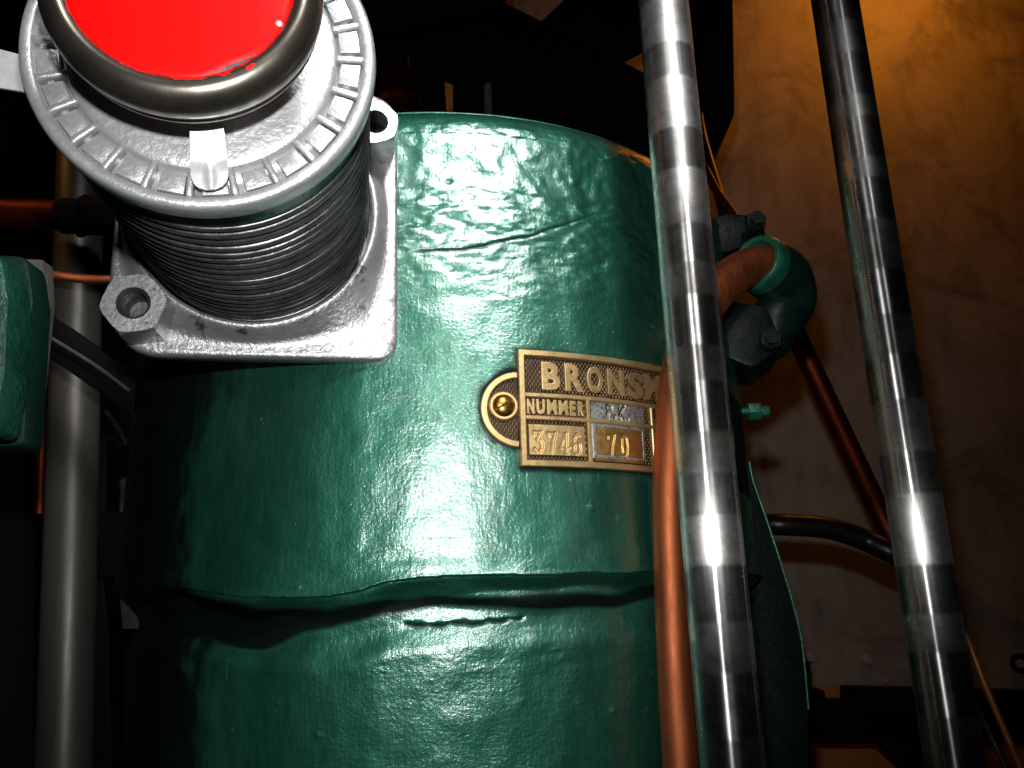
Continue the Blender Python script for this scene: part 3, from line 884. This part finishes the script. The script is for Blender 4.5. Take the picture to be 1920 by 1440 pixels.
def tab(pix, t0, t1, mat, ridge, parent):
    """bent sheet strip: pixel corners tl, tr, bl, br on a valve plane, rounded end, pressed ridge"""
    tl, tr, bl, br = pix; rows = []; back = []
    for i in range(25):
        f_ = i / 24; row = []; rb_ = []
        wd = 1 if f_ < .72 else math.sqrt(max(1 - ((f_ - .72) / .285) ** 2, 0.02)) ** .8
        for j in range(17):
            g_ = (j / 16 - .5) * (wd if ridge else 1) + .5
            px = (tl[0] * (1 - g_) + tr[0] * g_) * (1 - f_) + (bl[0] * (1 - g_) + br[0] * g_) * f_
            py = (tl[1] * (1 - g_) + tr[1] * g_) * (1 - f_) + (bl[1] * (1 - g_) + br[1] * g_) * f_
            hgt = t0 + (t1 - t0) * f_
            if ridge: hgt += .0011 * math.exp(-((g_ - .52) / .12) ** 2) * sstep(.5, .7, f_) + .0016 * math.exp(-((f_ - .5) / .2) ** 2) - .003 * max(f_ - .8, 0)
            p = on_vplane(px, py, hgt); row.append(p); rb_.append(p - vn * .0011 * K)
        rows.append(row); back.append(rb_)
    m = MB().grid(np.array(rows)); m.grid(np.array(back))
    A, B = np.array(rows), np.array(back)
    for e1, e2 in ((A[0], B[0]), (A[-1], B[-1]), (A[:, 0], B[:, 0]), (A[:, -1], B[:, -1])): m.grid(np.array([e1, e2]), False)
    return obj('clip', m, mat, parent)


tab([(356, 235), (418, 231), (358, 358), (432, 352)], .0150, .0030, M_TAB, True, valve)
tab([(-40, 82), (60, 108), (-40, 158), (60, 174)], -.007, -.007, M_TAB, False, valve)

# ------------------------------------------------------------------ two bright push rods
def pushrod(px0, py0, px1, py1, Y, r, bands, label):
    A = at(px0, py0, Y); B = at(px1, py1, Y); x = (A[0] + B[0]) / 2
    z0, z1 = -.16, .46
    zb = [(at(px0 + (px1 - px0) * yb / 1440, yb, Y - r)[2], at(px0 + (px1 - px0) * ya / 1440, ya, Y - r)[2]) for ya, yb in bands]
    zs = list(np.arange(z0, z1, .0012))
    for a, b2 in zb: zs += [a - .0012, a, a + .0012, b2 - .0012, b2, b2 + .0012]
    zs = sorted(zs); seg = 72
    root = thing('push_rod', (x, Y, z0), label, 'rod', 'bright steel push rods')
    m = MB().lathe([(r, z) for z in zs], (x, Y, 0), (1, 0, 0), (0, 1, 0), (0, 0, 1), seg)
    for zz, s in ((z0, 1), (z1, -1)):
        m.lathe([(r, zz), (.0001, zz)], (x, Y, 0), (1, 0, 0), (0, 1, 0), (0, 0, 1), seg)
    o = obj('shaft', m, M_ROD, root, auto=0)
    av = o.data.attributes.new('polish', 'FLOAT', 'POINT')
    co = np.array([v.co for v in o.data.vertices]); zz = co[:, 2] + ORG[root.name][2]
    val = np.zeros(len(zz))
    for a, b2 in zb: val = np.maximum(val, random.uniform(.7, 1) * sstep(a - .0012, a + .0012, zz) * sstep(b2 + .0012, b2 - .0012, zz))
    av.data.foreach_set('value', val.astype(np.float32))
    return root


pushrod(1240, 0, 1378, 1440, .36, .0129, [(-80, -10), (75, 140), (235, 312), (415, 490), (550, 645), (712, 808), (884, 966), (1058, 1168), (1262, 1390)], 'thick polished steel rod close in front of the nameplate')
pushrod(1567, 0, 1790, 1440, .40, .0126, [(-60, 35), (96, 175), (216, 292), (330, 408), (501, 587), (661, 747), (844, 925), (1058, 1152), (1224, 1347)], 'polished steel rod standing alone in front of the bare brown wall')

# ------------------------------------------------------------------ copper pipe beside the left rod, with its green union
copper = thing('copper_pipe', at(1275, 1440, .410), 'bright copper pipe behind the thick rod running up into the green fitting', 'pipe')
pts = [at(1280, 1600, .410), at(1276, 1440, .410), at(1266, 1280, .410), at(1259, 1120, .410), at(1254, 960, .410), at(1256, 850, .410), at(1263, 740, .415), at(1282, 650, .430), at(1318, 585, .455), at(1358, 532, .475), at(1400, 503, .490), at(1450, 492, .500)]
rad = [.0080, .0080, .0080, .0080, .0080, .0080, .0082, .0090, .0108, .0122, .0124, .0124]
obj('pipe_run', MB().tube(pts, rad, 32, sub=10), M_COPPER, copper)

fit = thing('pipe_fitting', at(1470, 600, .530), 'dark green bolted elbow fitting round the upper end of the copper pipe', 'pipe fitting')
P0 = at(1420, 491, .494)
axd = np.array([.70, .62, -.12]); axd /= np.linalg.norm(axd)
fu = np.cross(axd, [0, 0, 1.]); fu /= np.linalg.norm(fu); fv = np.cross(fu, axd)
m = MB().lathe([(.0125, .002), (.0138, -.002), (.0165, -.0028), (.0182, -.001), (.0188, .003), (.0188, .009)], P0, fu, fv, axd, 48)
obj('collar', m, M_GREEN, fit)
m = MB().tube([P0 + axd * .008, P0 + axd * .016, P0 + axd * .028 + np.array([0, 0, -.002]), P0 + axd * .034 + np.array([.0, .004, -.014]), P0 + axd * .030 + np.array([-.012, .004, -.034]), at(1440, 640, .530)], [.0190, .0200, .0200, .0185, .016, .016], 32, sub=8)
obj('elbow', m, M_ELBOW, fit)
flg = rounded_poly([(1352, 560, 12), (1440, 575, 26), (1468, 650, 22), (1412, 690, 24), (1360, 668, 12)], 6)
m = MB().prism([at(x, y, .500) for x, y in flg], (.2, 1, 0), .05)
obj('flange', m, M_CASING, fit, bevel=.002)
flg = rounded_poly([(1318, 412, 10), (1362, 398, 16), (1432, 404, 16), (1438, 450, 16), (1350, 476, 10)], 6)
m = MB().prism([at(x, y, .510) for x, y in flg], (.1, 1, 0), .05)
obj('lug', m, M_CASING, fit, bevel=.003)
for px, py, Y in ((1441, 640, .494), (1414, 420, .500)):
    c = at(px, py, Y); m = MB()
    for rr, h0, h1, ph in ((.0070, .0, .006, .4), (.0048, .006, .0098, .1)):
        m.prism([c + np.array([rr * math.cos(k * PI / 3 + ph), -h0, rr * math.sin(k * PI / 3 + ph)]) for k in range(6)], (0, -1, 0), h1 - h0)
    obj('bolt_head', m, M_CASING, fit)

# ------------------------------------------------------------------ thin pipes and hoses on the right
def pipe_thing(name, label, cat, pix, r, mat, group=None, sub=8, seg=16):
    pts = [at(*p) for p in pix]
    o = obj(name, MB().tube(pts, r, seg, sub=sub), mat); return tag(o, label, cat, group)


pipe_thing('copper_pipe', 'dull red copper pipe slanting down the wall from below the green fitting', 'pipe', [(1440, 520, .780), (1490, 622, .800), (1560, 770, .820), (1640, 940, .840), (1700, 1060, .860), (1722, 1075, 1.0), (1730, 1078, 1.285)], .0105, M_DULLCOPPER)
pipe_thing('black_hose', 'black hose sagging across the wall between the two rods', 'hose', [(1330, 1000, .70), (1420, 985, .760), (1470, 984, .760), (1550, 990, .760), (1620, 1012, .760), (1700, 1050, .760), (1725, 1062, .9), (1735, 1066, 1.285)], .010, M_HOSE)
pipe_thing('black_hose', 'thin black line dropping from the black box to the green fitting', 'hose', [(1308, 190, .80), (1316, 250, .730), (1332, 310, .700), (1352, 375, .640), (1362, 420, .580)], .0048, M_HOSE)
pipe_thing('copper_tube', 'short thin reddish copper tube just right of the thick rod near the top', 'tube', [(1286, 200, .80), (1300, 280, .640), (1325, 322, .630), (1348, 365, .610), (1375, 402, .580), (1392, 430, .560)], .0036, M_DULLCOPPER)
pipe_thing('copper_tube', 'bright thin copper tube slanting to the bottom right corner', 'tube', [(1735, 1000, 1.285), (1755, 1050, .75), (1790, 1125, .530), (1808, 1180, .530), (1842, 1272, .530), (1880, 1362, .530), (1940, 1500, .530)], .0021, M_BRIGHTCOPPER)
pipe_thing('steel_tube', 'thin steel tube beside the bright copper tube at bottom right', 'tube', [(1760, 1185, 1.285), (1780, 1225, .75), (1806, 1280, .560), (1830, 1322, .560), (1858, 1380, .560), (1905, 1480, .560)], .0017, M_STEELTUBE)

# ------------------------------------------------------------------ dark machine frame behind the cylinder
def slab(parent, name, pix, Y, depth, mat, bevel=.003):
    m = MB().prism([at(x, y, Y) for x, y in pix], (0, 1, 0), depth)
    return obj(name, m, mat, parent, bevel=bevel)


fr = thing('frame_casting', at(900, 300, .900), 'black cast engine frame with crossed braces behind the top of the green cylinder', 'engine frame')
slab(fr, 'plate', [(560, -260), (800, -80), (925, -7), (1130, 95), (1300, 182), (1306, 260), (1290, 420), (700, 420), (560, 300)], .900, .06, M_BLACK)
slab(fr, 'brace', [(1015, 38), (1062, -6), (1130, -160), (1250, -160), (1330, -10), (1196, 64), (1130, 95), (1090, 110)], .910, .05, M_BLACK)
slab(fr, 'brace', [(560, -200), (900, -200), (960, -30), (925, 10), (700, 60)], .870, .02, M_BLACK)

bx = thing('round_casing', at(1330, 200, .780), 'black round cornered casing hanging behind the thick rod at the top', 'casing')
o = slab(bx, 'body', rounded_poly([(1235, -200, 10), (1372, -200, 10), (1380, 232, 60), (1316, 268, 14), (1235, 280, 10)], 8), .780, .08, M_BLACK, .008)
un = thing('pipe_union', at(750, 150, .760), 'dark pipe union with a coppery top edge beyond the cylinder rim', 'pipe union')
C = at(748, 190, .760); z = np.array([0, 0, 1.])
m = MB().lathe([(.024, -.05), (.024, .022), (.021, .030), (.014, .032), (.012, .05)], C, (1, 0, 0), (0, -1, 0), z, 40); obj('body', m, painted('dark_bronze', (.10, .04, .015), .25, 200, .2, metallic=.9), un)
m = MB().lathe([(.0255, -.012), (.0255, -.004), (.024, -.003)], C, (1, 0, 0), (0, -1, 0), z, 40); obj('ring', m, M_DULLCOPPER, un)
st = thing('orange_sliver', at(842, 205, .830), 'orange sliver standing in for lit wall behind the cylinder rim', 'stand-in')
slab(st, 'body', [(833, 153), (849, 158), (849, 198), (837, 206)], .840, .012, M_WOOD, .001)  # orange slab added in place of lit wall showing through a gap
pipe_thing('frame_stud', 'thin dark stud rising behind the cylinder rim', 'stud', [(914, 160, .830), (916, 240, .830)], .0045, M_GASKET, sub=1)

# ------------------------------------------------------------------ left side machinery
lp = pipe_thing('steel_pipe', 'upright galvanised steel pipe at far left of the machine', 'pipe', [(158, 120, .580), (150, 350, .580), (142, 640, .580), (130, 1100, .580), (120, 1440, .580), (114, 1640, .580)], [.0172] * 6, M_PIPE, sub=4, seg=40)

blk = thing('engine_block', at(0, 840, .360), 'green engine block corner with a grey gasket at the left edge', 'engine block')
slab(blk, 'cover', rounded_poly([(-260, 440, 20), (2, 476, 22), (16, 560, 40), (10, 700, 60), (-16, 810, 20), (-260, 826, 20)], 8), .330, .02, M_BLOCK, .005)
slab(blk, 'gasket', [(-260, 470), (80, 486), (84, 560), (54, 842), (-260, 852)], .375, .010, M_GASKET, .0012)
slab(blk, 'flange', rounded_poly([(-260, 462, 10), (50, 480, 22), (62, 560, 20), (44, 836, 18), (-260, 845, 10)], 6), .355, .016, M_DKGREEN, .003)

hp = thing('copper_pipe', at(20, 400, .510), 'short horizontal dull copper pipe with black union at the left edge', 'pipe')
m = MB().tube([at(-60, 398, .530), at(125, 404, .530)], .0105, 28); obj('pipe_run', m, M_DULLCOPPER, hp)
m = MB()
for xa, xb, rr in ((114, 150, .0128), (150.5, 162, .0155), (162.5, 250, .014)):
    A_, B_ = at(xa, 404, .530), at(xb, 406, .530); d = B_ - A_; L = np.linalg.norm(d); d /= L; q1 = np.cross(d, [0, 0, 1.]); q1 /= np.linalg.norm(q1); q2 = np.cross(q1, d)
    m.prism([A_ + rr * (math.cos(k * PI / 3 + .2) * q1 + math.sin(k * PI / 3 + .2) * q2) for k in range(6)], d, L)
obj('union', m, M_BLACK, hp, bevel=.0008)
pipe_thing('copper_tube', 'thin copper tube crossing in front of the steel pipe at left', 'tube', [(85, 512, .510), (110, 517, .510), (160, 523, .515), (215, 524, .520), (260, 520, .530)], .0030, M_COPPER)
br = thing('black_lever', at(160, 680, .490), 'black flat bar slanting across the steel pipe at left', 'bar')
slab(br, 'bar', [(86, 585), (130, 612), (270, 715), (276, 800), (235, 770), (88, 668)], .490, .012, M_BLACK, .0025)
m = MB().tube([at(96, 634, .485), at(180, 686, .485), at(242, 732, .485)],   .0012, 14); obj('bar_highlight', m, M_GASKET, br)  # grey bead added as the highlight along the bar
m = MB().tube([at(198, 770, .500), at(220, 800, .500), at(238, 835, .500)], .0016, 12); obj('pin', m, M_HOSE, br)
pipe_thing('copper_tube', 'thin upright dull copper tube left of the steel pipe', 'tube', [(86, 560, .640), (80, 800, .640), (74, 965, .640)], .0048, M_DULLCOPPER, sub=1)

ps = thing('black_post', at(40, 1400, .730), 'black upright machine post at the far left behind the steel pipe', 'post')
slab(ps, 'column', [(-300, -200), (64, -200), (62, 1600), (-300, 1600)], .730, .05, M_BLACK)
slab(ps, 'rail', [(-300, -200), (260, -200), (260, 830), (190, 850), (85, 845), (60, 600)], .800, .04, M_BLACK)
slab(ps, 'crossbar', [(40, 978), (205, 960), (300, 960), (300, 1082), (205, 1082), (40, 1100)], .770, .04, M_BLACK)
slab(ps, 'column', [(84, 820), (200, 820), (196, 1100), (204, 1180), (212, 1600), (82, 1600)], .780, .03, M_BLACK)
slab(ps, 'foot', [(200, 1180), (300, 1180), (300, 1600), (60, 1600), (60, 1300), (205, 1300)], .820, .04, M_BLACK)

# ------------------------------------------------------------------ bottom right: rail and board
rl = thing('black_rail', at(1600, 1400, 1.080), 'black horizontal rail along the foot of the wall', 'rail')
slab(rl, 'beam', [(1330, 1290), (1470, 1290), (1492, 1318), (1503, 1300), (1524, 1308), (1545, 1292), (1552, 1314), (1602, 1316), (1602, 1290), (2050, 1300), (2050, 1398), (1700, 1396), (1330, 1392)], 1.080, .05, M_BLACK)
slab(rl, 'bracket', [(1498, 1240), (1521, 1240), (1524, 1470), (1496, 1470)], 1.050, .02, M_BLACK)
slab(rl, 'bracket', [(1650, 1395), (1760, 1380), (1830, 1470), (1730, 1470), (1700, 1440)], 1.020, .02, M_BLACK)
bd = thing('wooden_board', at(1560, 1440, 1.200), 'orange brown wooden board low behind the black rail', 'board')
slab(bd, 'plank', [(1330, 1345), (2050, 1345), (2050, 1600), (1330, 1600)], 1.200, .02, M_WOOD)

slab(bd, 'plank', [(1484, 1289), (1604, 1291), (1604, 1326), (1484, 1326)], 1.16, .02, M_WOOD)
